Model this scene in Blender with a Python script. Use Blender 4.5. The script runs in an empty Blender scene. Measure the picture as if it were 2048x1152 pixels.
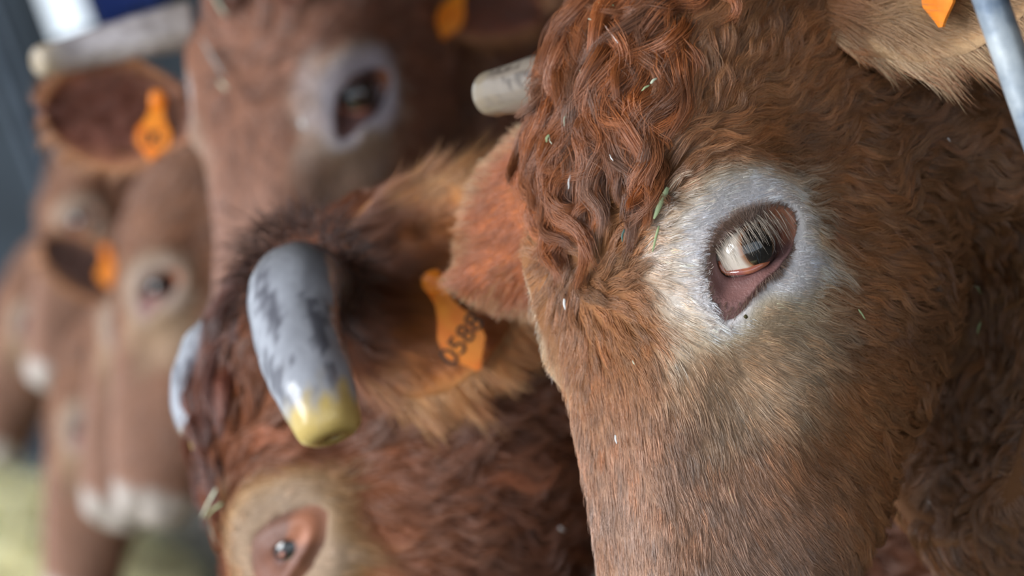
import bpy, math
import numpy as np
from mathutils import Vector, Matrix
from mathutils.bvhtree import BVHTree
from mathutils.kdtree import KDTree

# ------------------------------------------------------------------ camera
scene = bpy.context.scene
COL = scene.collection
FPX = 7260.0                                   # focal length in pixels of a 2048 px wide frame
CAM = np.array([0.0, 0.0, 1.40])
PITCH, ROLL = math.radians(-5.0), math.radians(20.0)
FWD = np.array([0, math.cos(PITCH), math.sin(PITCH)])
UP0 = np.array([0, -math.sin(PITCH), math.cos(PITCH)])
RT0 = np.array([1.0, 0, 0])
RT = math.cos(ROLL) * RT0 - math.sin(ROLL) * UP0
UP = math.sin(ROLL) * RT0 + math.cos(ROLL) * UP0
cd = bpy.data.cameras.new('camera')
cam = bpy.data.objects.new('camera', cd)
COL.objects.link(cam)
cam.matrix_world = Matrix(((RT[0], UP[0], -FWD[0], CAM[0]), (RT[1], UP[1], -FWD[1], CAM[1]),
                           (RT[2], UP[2], -FWD[2], CAM[2]), (0, 0, 0, 1)))
cd.sensor_width = 36.0
cd.lens = 36.0 * FPX / 2048.0
cd.clip_start, cd.clip_end = 0.05, 200
cd.dof.use_dof = True
cd.dof.focus_distance = 2.16
cd.dof.aperture_fstop = 6.0
scene.camera = cam

# ------------------------------------------------------------------ world and light
world = bpy.data.worlds.new('overcast_sky')
scene.world = world
world.use_nodes = True
bg = world.node_tree.nodes['Background']
bg.inputs['Color'].default_value = (0.80, 0.90, 1.0, 1)
bg.inputs['Strength'].default_value = 1.5
sd = bpy.data.lights.new('hazy_sun', 'SUN')
sd.energy = 4.2
sd.angle = math.radians(35)
sd.color = (0.96, 0.98, 1.0)
sun = bpy.data.objects.new('hazy_sun', sd)
COL.objects.link(sun)
sun.rotation_euler = Vector((0.78, 0.42, -0.46)).to_track_quat('-Z', 'Y').to_euler()
vs = scene.view_settings
vs.view_transform = 'Standard'
vs.look = 'None'
vs.gamma = 1.0
vs.use_curve_mapping = False
vs.exposure = -0.05


# ------------------------------------------------------------------ helpers
def P(px, py, d):
    """world point on the sight line of a photograph pixel at depth d metres"""
    return CAM + RT * ((px - 1024) / FPX * d) - UP * ((py - 576) / FPX * d) + FWD * d


def lin(c):
    c = np.asarray(c, float) / 255.0
    return np.where(c <= 0.04045, c / 12.92, ((c + 0.055) / 1.055) ** 2.4)


def nrm(v):
    return v / np.maximum(np.linalg.norm(v, axis=-1, keepdims=True), 1e-9)


def sstep(a, b, x):
    t = np.clip((x - a) / (b - a), 0, 1)
    return t * t * (3 - 2 * t)


_rk = np.random.default_rng(77)
_KS = [(nrm(_rk.normal(size=(7, 3))) * _rk.uniform(0.7, 1.5, (7, 1)), _rk.uniform(0, 6.28, 7)) for _ in range(12)]


def noise(p, scale, seed=0):
    """smooth noise of a position array, about -1..1"""
    K, ph = _KS[seed % 12]
    return np.sin(p @ K.T * (6.28 / scale) + ph + seed * 1.7).sum(-1) / 3.2


def natural_spline(xs, xe):
    """matrix W with values(xe) = W @ values(xs), natural cubic spline"""
    xs = np.asarray(xs, float)
    n = len(xs)
    h = np.diff(xs)
    A = np.zeros((n, n)); B = np.zeros((n, n))
    A[0, 0] = A[-1, -1] = 1
    for i in range(1, n - 1):
        A[i, i - 1], A[i, i], A[i, i + 1] = h[i - 1], 2 * (h[i - 1] + h[i]), h[i]
        B[i, i - 1], B[i, i], B[i, i + 1] = 6 / h[i - 1], -6 / h[i - 1] - 6 / h[i], 6 / h[i]
    M = np.linalg.solve(A, B)
    xe = np.asarray(xe, float)
    k = np.clip(np.searchsorted(xs, xe) - 1, 0, n - 2)
    W = np.zeros((len(xe), n))
    for j, (x, i) in enumerate(zip(xe, k)):
        hi = h[i]; a = (xs[i + 1] - x) / hi; b = (x - xs[i]) / hi
        W[j, i] += a; W[j, i + 1] += b
        W[j] += ((a ** 3 - a) * M[i] + (b ** 3 - b) * M[i + 1]) * hi * hi / 6
    return W


def periodic_spline(knots, period, xe):
    ks = np.concatenate([[k - period for k in knots], knots, [k + period for k in knots]])
    W = natural_spline(ks, xe)
    n = len(knots)
    return W[:, :n] + W[:, n:2 * n] + W[:, 2 * n:]


def new_mesh(name, verts, faces, mat, parent=None, smooth=True, col=None, loc=None):
    """one mesh object; verts are world positions, loc is its world origin"""
    verts = np.asarray(verts, float)
    base = np.zeros(3) if loc is None else np.asarray(loc, float)
    if parent is not None and loc is None:
        base = np.array(parent['_w'])
    me = bpy.data.meshes.new(name)
    me.from_pydata((verts - base).tolist(), [], [tuple(int(i) for i in f) for f in faces])
    if smooth:
        me.polygons.foreach_set('use_smooth', [True] * len(me.polygons))
    if col is not None:
        at = me.color_attributes.new('col', 'FLOAT_COLOR', 'POINT')
        at.data.foreach_set('color', np.c_[col, np.ones(len(col))].astype(np.float32).ravel())
    if mat is not None:
        me.materials.append(mat)
    o = bpy.data.objects.new(name, me)
    COL.objects.link(o)
    if parent is not None:
        o.parent = parent
        o.location = Vector(base - np.array(parent['_w']))
    else:
        o.location = Vector(base)
    o['_w'] = [float(c) for c in base]
    return o


def empty(name, loc, label, cat, group=None):
    o = bpy.data.objects.new(name, None)
    COL.objects.link(o)
    o.location = Vector(loc)
    o.empty_display_size = 0.1
    o['_w'] = [float(c) for c in loc]
    tag(o, label, cat, group)
    return o


def tag(o, label=None, cat=None, group=None, kind=None):
    for k, v in (('label', label), ('category', cat), ('group', group), ('kind', kind)):
        if v:
            o[k] = v
    return o


def grid_faces(nu, nv, wrap=False):
    f = []
    for i in range(nu - 1):
        for j in range(nv if wrap else nv - 1):
            k = (j + 1) % nv
            f.append((i * nv + j, i * nv + k, (i + 1) * nv + k, (i + 1) * nv + j))
    return f


def tube(path, radii, sides=20, cap=True, squash=1.0):
    """verts, faces of a tube along a polyline"""
    path = np.asarray(path, float); n = len(path)
    radii = np.broadcast_to(np.asarray(radii, float), (n,))
    T = nrm(np.gradient(path, axis=0))
    a = np.array([0, 0, 1.0]) if abs(T[0][2]) < 0.9 else np.array([1.0, 0, 0])
    V = []
    for i in range(n):
        a = nrm(a - T[i] * (a @ T[i])); b = np.cross(T[i], a)
        th = np.arange(sides) * 2 * math.pi / sides
        V.append(path[i] + radii[i] * (np.cos(th)[:, None] * a + squash * np.sin(th)[:, None] * b))
    V = np.concatenate(V)
    F = grid_faces(n, sides, True)
    if cap:
        F.append(tuple(range(sides))[::-1])
        F.append(tuple((n - 1) * sides + k for k in range(sides)))
    return V, F


def box(c0, ax, ay, az):
    """verts, faces of a box from a corner and three edge vectors"""
    c0, ax, ay, az = (np.asarray(v, float) for v in (c0, ax, ay, az))
    V = [c0, c0 + ax, c0 + ax + ay, c0 + ay, c0 + az, c0 + ax + az, c0 + ax + ay + az, c0 + ay + az]
    F = [(3, 2, 1, 0), (4, 5, 6, 7), (0, 1, 5, 4), (1, 2, 6, 5), (2, 3, 7, 6), (3, 0, 4, 7)]
    if np.linalg.det(np.array([ax, ay, az])) < 0:
        F = [f[::-1] for f in F]
    return V, F


def merge(parts):
    V, F, n = [], [], 0
    for v, f in parts:
        V.append(np.asarray(v, float)); F += [tuple(i + n for i in g) for g in f]; n += len(v)
    return np.concatenate(V), F


# ------------------------------------------------------------------ materials
def mat_new(name):
    m = bpy.data.materials.new(name)
    m.use_nodes = True
    nt = m.node_tree
    return m, nt, nt.nodes['Principled BSDF']


def N(nt, kind, **kw):
    n = nt.nodes.new(kind)
    for k, v in kw.items():
        if k in n.inputs:
            n.inputs[k].default_value = v
        else:
            setattr(n, k, v)
    return n


def mat_attr(name, rough=0.6, spec=0.4, bump=0.0, bscale=300.0, mottle=0.0, coat=0.0):
    m, nt, b = mat_new(name)
    a = N(nt, 'ShaderNodeAttribute', attribute_name='col')
    src = a.outputs['Color']
    if mottle:
        tc = N(nt, 'ShaderNodeTexCoord')
        nz = N(nt, 'ShaderNodeTexNoise', Scale=120.0, Detail=4.0)
        nt.links.new(tc.outputs['Object'], nz.inputs['Vector'])
        mr = N(nt, 'ShaderNodeMapRange')
        mr.inputs['To Min'].default_value = 1 - mottle
        mr.inputs['To Max'].default_value = 1 + mottle
        nt.links.new(nz.outputs['Fac'], mr.inputs['Value'])
        vm = N(nt, 'ShaderNodeVectorMath', operation='SCALE')
        nt.links.new(src, vm.inputs[0]); nt.links.new(mr.outputs[0], vm.inputs['Scale'])
        src = vm.outputs[0]
    nt.links.new(src, b.inputs['Base Color'])
    b.inputs['Roughness'].default_value = rough
    b.inputs['Specular IOR Level'].default_value = spec
    b.inputs['Coat Weight'].default_value = coat
    b.inputs['Coat Roughness'].default_value = 0.05
    if bump:
        tc = N(nt, 'ShaderNodeTexCoord')
        nz = N(nt, 'ShaderNodeTexNoise', Scale=bscale, Detail=5.0)
        bp = N(nt, 'ShaderNodeBump', Strength=bump, Distance=0.002)
        nt.links.new(tc.outputs['Object'], nz.inputs['Vector'])
        nt.links.new(nz.outputs['Fac'], bp.inputs['Height'])
        nt.links.new(bp.outputs[0], b.inputs['Normal'])
    return m


def mat_noise(name, c1, c2, scale=5.0, rough=0.7, detail=6.0, metal=0.0, bump=0.0, stretch=(1, 1, 1), spec=0.4, lo=0.35, hi=0.65):
    m, nt, b = mat_new(name)
    tc = N(nt, 'ShaderNodeTexCoord')
    mp = N(nt, 'ShaderNodeMapping')
    mp.inputs['Scale'].default_value = stretch
    nz = N(nt, 'ShaderNodeTexNoise', Scale=scale, Detail=detail)
    cr = N(nt, 'ShaderNodeValToRGB')
    cr.color_ramp.elements[0].position = lo
    cr.color_ramp.elements[1].position = hi
    cr.color_ramp.elements[0].color = (*lin(c1), 1)
    cr.color_ramp.elements[1].color = (*lin(c2), 1)
    nt.links.new(tc.outputs['Object'], mp.inputs['Vector'])
    nt.links.new(mp.outputs[0], nz.inputs['Vector'])
    nt.links.new(nz.outputs['Fac'], cr.inputs['Fac'])
    nt.links.new(cr.outputs['Color'], b.inputs['Base Color'])
    b.inputs['Roughness'].default_value = rough
    b.inputs['Metallic'].default_value = metal
    b.inputs['Specular IOR Level'].default_value = spec
    if bump:
        bp = N(nt, 'ShaderNodeBump', Strength=bump, Distance=0.01)
        nt.links.new(nz.outputs['Fac'], bp.inputs['Height'])
        nt.links.new(bp.outputs[0], b.inputs['Normal'])
    return m


M_skin = mat_attr('hide', rough=0.75, spec=0.2, bump=0.4, bscale=500, mottle=0.15)
M_fur = mat_attr('fur', rough=0.38, spec=0.8)
M_lid = mat_attr('eyelid_skin', rough=0.45, spec=0.5, bump=0.35, bscale=700, mottle=0.2)
M_wet = mat_attr('eye_surface', rough=0.04, spec=0.6, coat=1.0)
M_horn = mat_attr('horn_keratin', rough=0.22, spec=0.5, bump=0.25, bscale=90, mottle=0.12)
M_tag = mat_noise('orange_plastic', (240, 124, 20), (250, 150, 40), 60, rough=0.4, spec=0.5)
M_ink = mat_noise('black_print', (30, 26, 20), (52, 40, 24), 200, rough=0.6)
M_hay = mat_attr('hay', rough=0.6, spec=0.3)


# ------------------------------------------------------------------ cattle: shape of head, neck and body
# sections: half outline from dorsal midline to ventral midline, (x, r) in cm, r = height over the throat axis.
# head frame: x animal's right, y towards the nose, z out of the forehead; r = z + 27
HEAD = [  # tau = -y
    (-33.6, [(0, 17.6), (1.2, 17.4), (1.8, 16.6), (1.7, 15.6), (1.0, 14.9), (0, 14.7)]),
    (-33.0, [(0, 19.6), (3.2, 19.3), (4.6, 17.6), (4.5, 15.0), (2.6, 13.2), (0, 12.8)]),
    (-31.5, [(0, 21.3), (4.0, 21.1), (6.4, 18.6), (6.2, 14.4), (3.6, 11.7), (0, 11.2)]),
    (-28.5, [(0, 22.6), (4.2, 22.2), (7.0, 18.8), (7.0, 13.8), (4.2, 10.8), (0, 10.2)]),
    (-24.5, [(0, 23.8), (3.8, 23.2), (6.5, 19.0), (6.8, 13.8), (4.0, 10.5), (0, 10.0)]),
    (-19.5, [(0, 25.0), (3.5, 24.3), (5.8, 19.8), (6.6, 14.2), (3.8, 10.5), (0, 10.0)]),
    (-14.5, [(0, 26.0), (3.6, 25.4), (6.3, 20.6), (7.5, 13.8), (4.2, 8.4), (0, 7.6)]),
    (-9.5, [(0, 27.0), (4.4, 26.3), (7.5, 21.6), (8.5, 14.0), (4.8, 7.2), (0, 6.2)]),
    (-5.0, [(0, 28.1), (4.9, 27.0), (8.9, 23.2), (9.4, 14.0), (5.6, 5.8), (0, 4.6)]),
    (-1.0, [(0, 29.1), (5.4, 27.9), (9.8, 24.2), (10.0, 14.0), (6.2, 4.4), (0, 3.0)]),
    (3.0, [(0, 29.6), (5.7, 28.2), (9.4, 24.0), (10.0, 13.5), (6.4, 3.6), (0, 1.8)]),
    (6.0, [(0, 29.8), (5.8, 28.4), (8.9, 23.8), (9.7, 13.5), (6.4, 3.6), (0, 1.6)]),
]
ELBOW = [  # degrees round the throat axis
    (12, [(0, 29.8), (5.8, 28.4), (8.7, 23.8), (9.5, 13.5), (6.4, 3.5), (0, 1.0)]),
    (26, [(0, 29.0), (5.8, 27.8), (8.5, 23.6), (9.4, 13.5), (6.8, 2.5), (0, -1.0)]),
    (40, [(0, 26.0), (5.4, 25.4), (8.2, 22.0), (9.8, 13.0), (7.6, 0.5), (0, -3.5)]),
    (58, [(0, 20.8), (4.6, 20.3), (7.4, 17.6), (9.2, 10.5), (7.8, -3.0), (0, -9.0)]),
    (78, [(0, 17.5), (4.4, 17.0), (7.6, 14.0), (9.8, 6.0), (8.8, -9.0), (0, -18.0)]),
]
NECK = [  # cm beyond the elbow
    (14, [(0, 17.5), (4.6, 16.8), (8.8, 13.0), (11.6, 3.0), (10.0, -14.0), (0, -25.0)]),
    (32, [(0, 20.0), (5.4, 19.2), (11.0, 14.5), (14.8, 2.0), (12.0, -18.0), (0, -31.0)]),
    (55, [(0, 28.0), (7.0, 27.0), (16.0, 19.0), (20.5, 2.0), (15.0, -22.0), (0, -33.0)]),
    (80, [(0, 36.5), (9.0, 35.5), (19.0, 24.0), (23.5, 2.0), (18.0, -26.0), (0, -33.0)]),
    (120, [(0, 36.0), (10.0, 35.0), (20.0, 24.0), (25.0, 0.0), (20.0, -28.0), (0, -35.0)]),
    (165, [(0, 36.0), (10.0, 35.0), (20.0, 24.0), (24.5, 2.0), (18.0, -24.0), (0, -31.0)]),
    (195, [(0, 34.0), (9.0, 33.0), (19.0, 24.0), (22.0, 6.0), (14.0, -14.0), (0, -20.0)]),
    (205, [(0, 26.0), (5.0, 25.0), (9.0, 20.0), (9.0, 8.0), (5.0, -2.0), (0, -5.0)]),
]
PHI0, RAD_E = math.radians(78), 22.0
TAU1 = 6.0 + PHI0 * RAD_E
ST = HEAD + [(6.0 + math.radians(a) * RAD_E, c) for a, c in ELBOW] + [(TAU1 + t, c) for t, c in NECK]
KN = [0, 0.125, 0.235, 0.35, 0.45, 0.5, 0.55, 0.65, 0.765, 0.875]


def loft_local(taus, us):
    """(len(taus), len(us)) arrays of x and r"""
    Wt = natural_spline([s[0] for s in ST], taus)
    Wu = periodic_spline(KN, 1.0, us)
    X = np.array([[c[0] for c in s[1]] + [-c[0] for c in s[1][4:0:-1]] for s in ST])
    R = np.array([[c[1] for c in s[1]] + [c[1] for c in s[1][4:0:-1]] for s in ST])
    return Wt @ X @ Wu.T, Wt @ R @ Wu.T


def head_point(tau, x, r):
    """head frame position of the section coordinates, cm; neck kept straight"""
    phi = np.clip((tau - 6.0) / RAD_E, 0, PHI0)
    t = np.maximum(tau - TAU1, 0)
    y = np.where(tau < 6, -tau, -6.0) - np.sin(phi) * r - math.cos(PHI0) * t
    z = -27.0 + np.cos(phi) * r - math.sin(PHI0) * t
    return np.stack([x + 0 * y, y, z], -1)


# eye geometry, left eye; mirrored in x for the right one.  Plane coordinates (a, b) in cm round EYE
EYE = np.array([-10.3, 0.5, -3.0])
EA = np.array([-0.20078, -0.93219, -0.30117])
EB = np.array([0.26937, -0.34812, 0.89792])
EN = np.array([-0.94187, 0.09916, 0.32100])
LID_OUT = [(-1.81, 2.6), (-0.73, 2.81), (0.07, 2.39), (1.25, 1.55), (2.21, 0.54), (3.07, -0.53), (3.25, -1.37), (2.45, -1.84), (1.16, -2.07),
           (-0.34, -1.91), (-2.03, -1.41), (-3.34, -0.93), (-4.64, -0.8), (-5.96, -0.62), (-5.66, 0.1), (-4.74, 0.96), (-3.2, 1.96)]
LID_IN = [(-1.86, 1.75), (-1.08, 1.93), (-0.17, 1.44), (0.63, 0.9), (1.42, 0.17), (1.77, -0.62), (1.57, -1.22), (0.63, -1.43), (-0.56, -1.21),
          (-1.51, -0.63), (-2.28, 0.18), (-2.56, 0.99)]
EC = np.array([-0.4, 0.2])                     # middle of the opening in the plane


def polar_contour(pts, n=72):
    """resample a contour by angle round EC"""
    p = np.array(pts) - EC
    th = np.arctan2(p[:, 1], p[:, 0]); o = np.argsort(th); th = th[o]; r = np.hypot(p[:, 0], p[:, 1])[o]
    te = np.linspace(-math.pi, math.pi, n, endpoint=False)
    rr = np.interp(te, np.r_[th[-1] - 2 * math.pi, th, th[0] + 2 * math.pi], np.r_[r[-1], r, r[0]])
    k = np.array([1, 2, 3, 2, 1.]) / 9
    rr = sum(np.roll(rr, j - 2) * k[j] for j in range(5))
    return te, rr


TH, R_OUT = polar_contour(LID_OUT)
_, R_IN = polar_contour(LID_IN)


def eye_plane(p, side):
    """plane coordinates a, b, height of head frame points"""
    q = p.copy()
    q[..., 0] *= -side                         # side -1 = left
    q = q - EYE
    return q @ EA, q @ EB, q @ EN


def bumps(p, nv):
    """head relief along the normal, cm"""
    d = np.zeros(p.shape[:-1])
    for s in (-1, 1):
        def g(c, rad, amp):
            c = np.array([c[0] * -s, c[1], c[2]]); rad = np.broadcast_to(np.array(rad, float), (3,))
            return amp * np.exp(-(((p - c) / rad) ** 2).sum(-1))
        a, b, h = eye_plane(p, s)
        near = np.exp(-((h / 5.0) ** 2))
        rr = np.hypot((a + 0.8) / 1.15, b - 0.6)
        d += near * 0.75 * np.exp(-((rr - 3.9) / 1.5) ** 2)          # orbit rim
        d += near * 0.45 * np.exp(-(((a - 0.5) / 3.5) ** 2 + ((b - 4.2) / 1.4) ** 2))   # brow
        d += g((-7.3, 10.5, -8.0), (3, 5.5, 1.8), 0.55)             # facial crest
        d += g((-8.2, 9.5, -3.6), (2.5, 3.0, 1.8), -0.55)           # groove under the inner corner
        d += g((-10, -7.5, -6.5), (3, 3.5, 2.5), -0.7)              # temple hollow
        d += g((-10, 3, -15), (4, 6, 5), 0.8)                       # jaw muscle
        d += g((-5.5, 31.5, -8.5), (1.6, 1.8, 1.5), -1.3)           # nostril
        d += g((-5.0, 29.5, -6.3), (1.6, 2.0, 1.2), 0.5)
    return d


def frames(pose):
    """world head matrix columns (metres per cm) and origin from camera space columns"""
    C = np.array([RT, -UP, FWD]).T
    R = C @ np.array(pose['R']).T                # columns x, y, z axes
    return R, CAM + C @ np.array(pose['t'])


def build_body(pose, dens=1.0):
    """world vertices, faces, head frame coordinates, normals of head, neck and trunk"""
    R, O = frames(pose)
    sc = pose.get('scale', 1.0)
    nh = int(210 * dens); ne = int(90 * dens); nu = int(288 * dens)
    w = np.linspace(0, 1, nh)
    taus = np.concatenate([-33.6 + (6 + 33.6) * w, 6 + (TAU1 - 6) * np.linspace(0, 1, ne)[1:],
                           TAU1 + 205 * np.linspace(0, 1, 60)[1:] ** 1.3])
    us = np.arange(nu) / nu
    X, Rr = loft_local(taus, us)
    H = head_point(taus[:, None], X, Rr)
    du = np.roll(H, -1, 1) - np.roll(H, 1, 1); dt = np.gradient(H, axis=0)
    nv = nrm(np.cross(dt, du))
    if (nv[nh // 2, 0] @ np.array([0, 0, 1.0])) < 0:
        nv = -nv
    fade = (taus < TAU1 + 5)[:, None]
    H = H + nv * (bumps(H, nv) * fade)[..., None]
    # eye sockets: sink the surface under the lids
    for s in (-1, 1):
        a, b, h = eye_plane(H, s)
        rel = np.hypot(a - EC[0], b - EC[1]); th = np.arctan2(b - EC[1], a - EC[0])
        ro = np.interp(th, np.r_[TH, math.pi], np.r_[R_OUT, R_OUT[0]])
        k = sstep(1.02, 0.78, rel / ro) * (np.abs(h) < 4)
        H = H - nv * (2.2 * k)[..., None]
    # to world; the neck bends from the head direction to the body direction
    V = (H * 0.01 * sc) @ R.T + O
    bd = np.array([pose['body'][0], pose['body'][1], 0.0]); bd = bd / np.linalg.norm(bd)
    tan0 = R @ np.array([0, -math.cos(PHI0), -math.sin(PHI0)])
    rad0 = R @ np.array([0, -math.sin(PHI0), math.cos(PHI0)])
    up = np.array([0, 0, 1.0])
    org = O + R @ np.array([0, -0.06, -0.27]) * sc
    z_end = pose.get('withers', 1.36) - 0.36
    prev = TAU1
    for i, tau in enumerate(taus):
        if tau <= TAU1:
            continue
        t = tau - TAU1
        k = float(sstep(0, 62, np.array(t)))
        tn = nrm(tan0 * (1 - k) + bd * k + up * (math.sin(math.pi * min(k * 1.15 + 0.04, 1.0)) * float(np.clip((z_end - org[2]) * 3.0, -0.9, 0.9))))
        rd = rad0 * (1 - k) + up * k
        rd = nrm(rd - tn * (rd @ tn))
        xv = np.cross(-tn, rd)
        org = org + tn * (tau - prev) * 0.01 * sc
        prev = tau
        V[i] = org + (X[i][:, None] * xv + Rr[i][:, None] * rd) * 0.01 * sc
    nu_, nt_ = len(us), len(taus)
    verts = V.reshape(-1, 3); loc = H.reshape(-1, 3)
    faces = grid_faces(nt_, nu_, True)
    faces += [tuple(range(nu_))[::-1], tuple((nt_ - 1) * nu_ + k for k in range(nu_))]
    # orientation check: outward
    v = verts; f = faces[nu_ * (nh // 2)]
    fn = np.cross(v[f[1]] - v[f[0]], v[f[2]] - v[f[0]])
    c = verts[nu_ * (nh // 2):nu_ * (nh // 2) + nu_].mean(0)
    if fn @ (v[f[0]] - c) < 0:
        faces = [g[::-1] for g in faces]
    info = dict(R=R, O=O, sc=sc, bd=bd, org=org, nv=nv.reshape(-1, 3), taus=taus, nu=nu_)
    # legs into the same mesh
    sh = org - bd * 1.25 * sc
    xr = np.cross(-bd, up)
    legs = []
    for along, front in ((0.0, True), (1.05, False)):
        for s in (-1, 1):
            b0 = sh + bd * (along * sc) + xr * s * 0.15
            top = b0[2] - 0.12
            kn = 0.02 if front else -0.06
            pth = [(0, top), (0.01, top * 0.75), (kn * 0.3, top * 0.55), (kn, 0.38), (kn * 0.7, 0.22), (0, 0.12), (-0.02, 0.09), (-0.03, 0.045), (-0.04, 0.0)]
            pts = [np.array([b0[0], b0[1], 0]) - bd * px + up * pz for px, pz in pth]
            legs.append(tube(pts, [0.12, 0.11, 0.085, 0.06, 0.042, 0.045, 0.05, 0.055, 0.06], 16))
    lv, lf = merge(legs)
    n0 = len(verts)
    faces += [tuple(i + n0 for i in g) for g in lf]
    verts = np.concatenate([verts, lv])
    loc = np.concatenate([loc, np.tile([[0.0, -30, -80]], (len(lv), 1))])
    return verts, faces, loc, info


# ------------------------------------------------------------------ cattle: colours and hair direction in the head frame
def mix(c, k, new):
    return c * (1 - k[..., None]) + lin(new) * k[..., None]


def coat_colour(p, pal, ear=False):
    """linear colour of the coat at head frame positions (cm)"""
    c = np.tile(lin(pal['base']), (len(p), 1))
    x, y, z = p.T
    c = mix(c, sstep(-0.2, 0.9, noise(p, 9.0, 1)) * 0.45, pal['dark'])
    nose = sstep(7, 18, y + 0.35 * (z + 4)) * sstep(-17, -9, z)
    c = mix(c, nose * 0.75, pal['nose'])
    c = mix(c, nose * sstep(0.1, 0.9, noise(p, 4.0, 2)) * 0.35, pal['base'])
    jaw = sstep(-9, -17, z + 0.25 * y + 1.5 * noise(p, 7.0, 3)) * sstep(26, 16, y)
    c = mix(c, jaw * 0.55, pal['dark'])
    for s in (-1, 1):
        a, b, h = eye_plane(p, s)
        near = np.exp(-((h / 5.5) ** 2))
        wob = noise(p, 4.0, 4)
        tan = np.hypot((a + 5.6) / 1.15, (b + 3.4) / 1.0) + 0.9 * wob
        c = mix(c, near * sstep(7.2, 2.6, tan) * 0.85, pal['tan'])
        th = np.arctan2(b - EC[1], a - EC[0])
        ro = np.interp(th, np.r_[TH, math.pi], np.r_[R_OUT, R_OUT[0]])
        q = np.hypot(a - EC[0], b - EC[1]) / ro * (1 + 0.45 * np.clip(np.cos(th + 0.6), 0, 1) ** 4) * (1 + 0.10 * wob)
        q = q * (1 + 0.6 * np.clip(np.cos(th + 2.8), 0, 1) ** 4) * (1 - 0.10 * np.clip(np.cos(th - 0.8), 0, 1)) * (1 - 0.22 * np.clip(np.cos(th + 1.75), 0, 1) ** 2)
        if s == 1:
            q = q * pal.get('far_patch', 1.0)
        c = mix(c, near * sstep(2.5, 1.7, q) * 0.92, pal['cream'])
        c = mix(c, near * sstep(2.1, 1.35, q) * 0.85, pal['white'])
    muz = sstep(27.5, 29.5, y + 0.4 * noise(p, 3.0, 5))
    c = mix(c, muz * 0.95, pal['muzzle'])
    return c


WHORL = np.array([0.6, 0.8, 2.8])


def flow(p, n, wob):
    """hair direction at head frame positions"""
    d = nrm(p - WHORL)
    x, y, z = p.T
    swirl = np.cross(n, d) * 0.35
    d = d + swirl * sstep(9, 2, np.linalg.norm(p - WHORL, axis=1))[:, None]
    nose = sstep(5, 12, y) * sstep(-10, -3, z)
    d = d * (1 - 0.6 * nose[:, None]) + np.array([0, 1.0, -0.1]) * 0.6 * nose[:, None]
    back = sstep(-4, -14, z)
    d = d + np.array([0, 0.15, -0.5]) * back[:, None]
    w = np.stack([noise(p, 5.5, 6), noise(p, 5.5, 7), noise(p, 5.5, 8)], -1)
    d = d + w * wob[:, None]
    d = d - n * (d * n).sum(-1, keepdims=True)
    return nrm(d)


def coat_params(p, style):
    """length, lift, wave amplitude, clumping, wobble per position (cm)"""
    x, y, z = p.T
    L = np.full(len(p), 2.2); lift = np.full(len(p), 0.26); amp = np.full(len(p), 0.12); cl = np.full(len(p), 0.45); wob = np.full(len(p), 0.35)
    def put(k, l, li, a, c, w):
        nonlocal L, lift, amp, cl, wob
        L = L * (1 - k) + l * k; lift = lift * (1 - k) + li * k; amp = amp * (1 - k) + a * k; cl = cl * (1 - k) + c * k; wob = wob * (1 - k) + w * k
    put(sstep(2, -5, y + 0.3 * (z + 4)), 2.7, 0.30, 0.20, 0.55, 0.45)
    put(sstep(-9, -16, z + 0.2 * y), 3.3, 0.40, 0.32, 0.72, 0.7)
    put(sstep(6, -2, y) * sstep(-3.5, 0.5, z), 2.7, 0.34, 0.22, 0.6, 0.45)
    put(sstep(2, 9, y) * sstep(-15, -8, z), 1.5, 0.15, 0.03, 0.28, 0.18)
    put(sstep(22, 28, y), 0.7, 0.15, 0.02, 0.2, 0.2)
    for s in (-1, 1):
        a, b, h = eye_plane(p, s)
        rr = np.hypot((a + 1.2) / 1.3, b - 0.7)
        put(np.exp(-((h / 5.0) ** 2)) * sstep(6.5, 4.0, rr), 0.9, 0.14, 0.01, 0.25, 0.12)
    return L * style.get('len', 1.0), lift, amp * style.get('amp', 1.0), cl, wob


def tri_arrays(verts, faces):
    t = []
    for f in faces:
        if len(f) == 4:
            t.append((f[0], f[1], f[2])); t.append((f[0], f[2], f[3]))
        elif len(f) == 3:
            t.append(tuple(f))
    return np.array(t)


def sample_tris(verts, tris, weight, n, rng):
    a, b, c = verts[tris[:, 0]], verts[tris[:, 1]], verts[tris[:, 2]]
    cr = np.cross(b - a, c - a)
    ar = np.linalg.norm(cr, axis=1) * weight
    cdf = np.cumsum(ar) / ar.sum()
    k = np.searchsorted(cdf, rng.random(n))
    k = np.minimum(k, len(tris) - 1)
    r1 = np.sqrt(rng.random(n)); r2 = rng.random(n)
    w = np.stack([1 - r1, r1 * (1 - r2), r1 * r2], -1)
    return k, w, nrm(cr[k])


def add_curves(name, pts, rad, col, mat, parent):
    """hair curves object from (n, m, 3) world points"""
    n, m = pts.shape[:2]
    hc = bpy.data.hair_curves.new(name)
    hc.add_curves([m] * n)
    base = np.array(parent['_w'])
    hc.attributes['position'].data.foreach_set('vector', (pts - base).astype(np.float32).ravel())
    ra = hc.attributes.get('radius') or hc.attributes.new('radius', 'FLOAT', 'POINT')
    ra.data.foreach_set('value', np.broadcast_to(rad, (n, m)).astype(np.float32).ravel())
    ca = hc.attributes.new('col', 'FLOAT_COLOR', 'CURVE')
    ca.data.foreach_set('color', np.c_[col, np.ones(n)].astype(np.float32).ravel())
    hc.materials.append(mat)
    o = bpy.data.objects.new(name, hc)
    COL.objects.link(o)
    o.parent = parent
    o['_w'] = [float(c) for c in base]
    o['kind'] = 'stuff'
    return o


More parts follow.
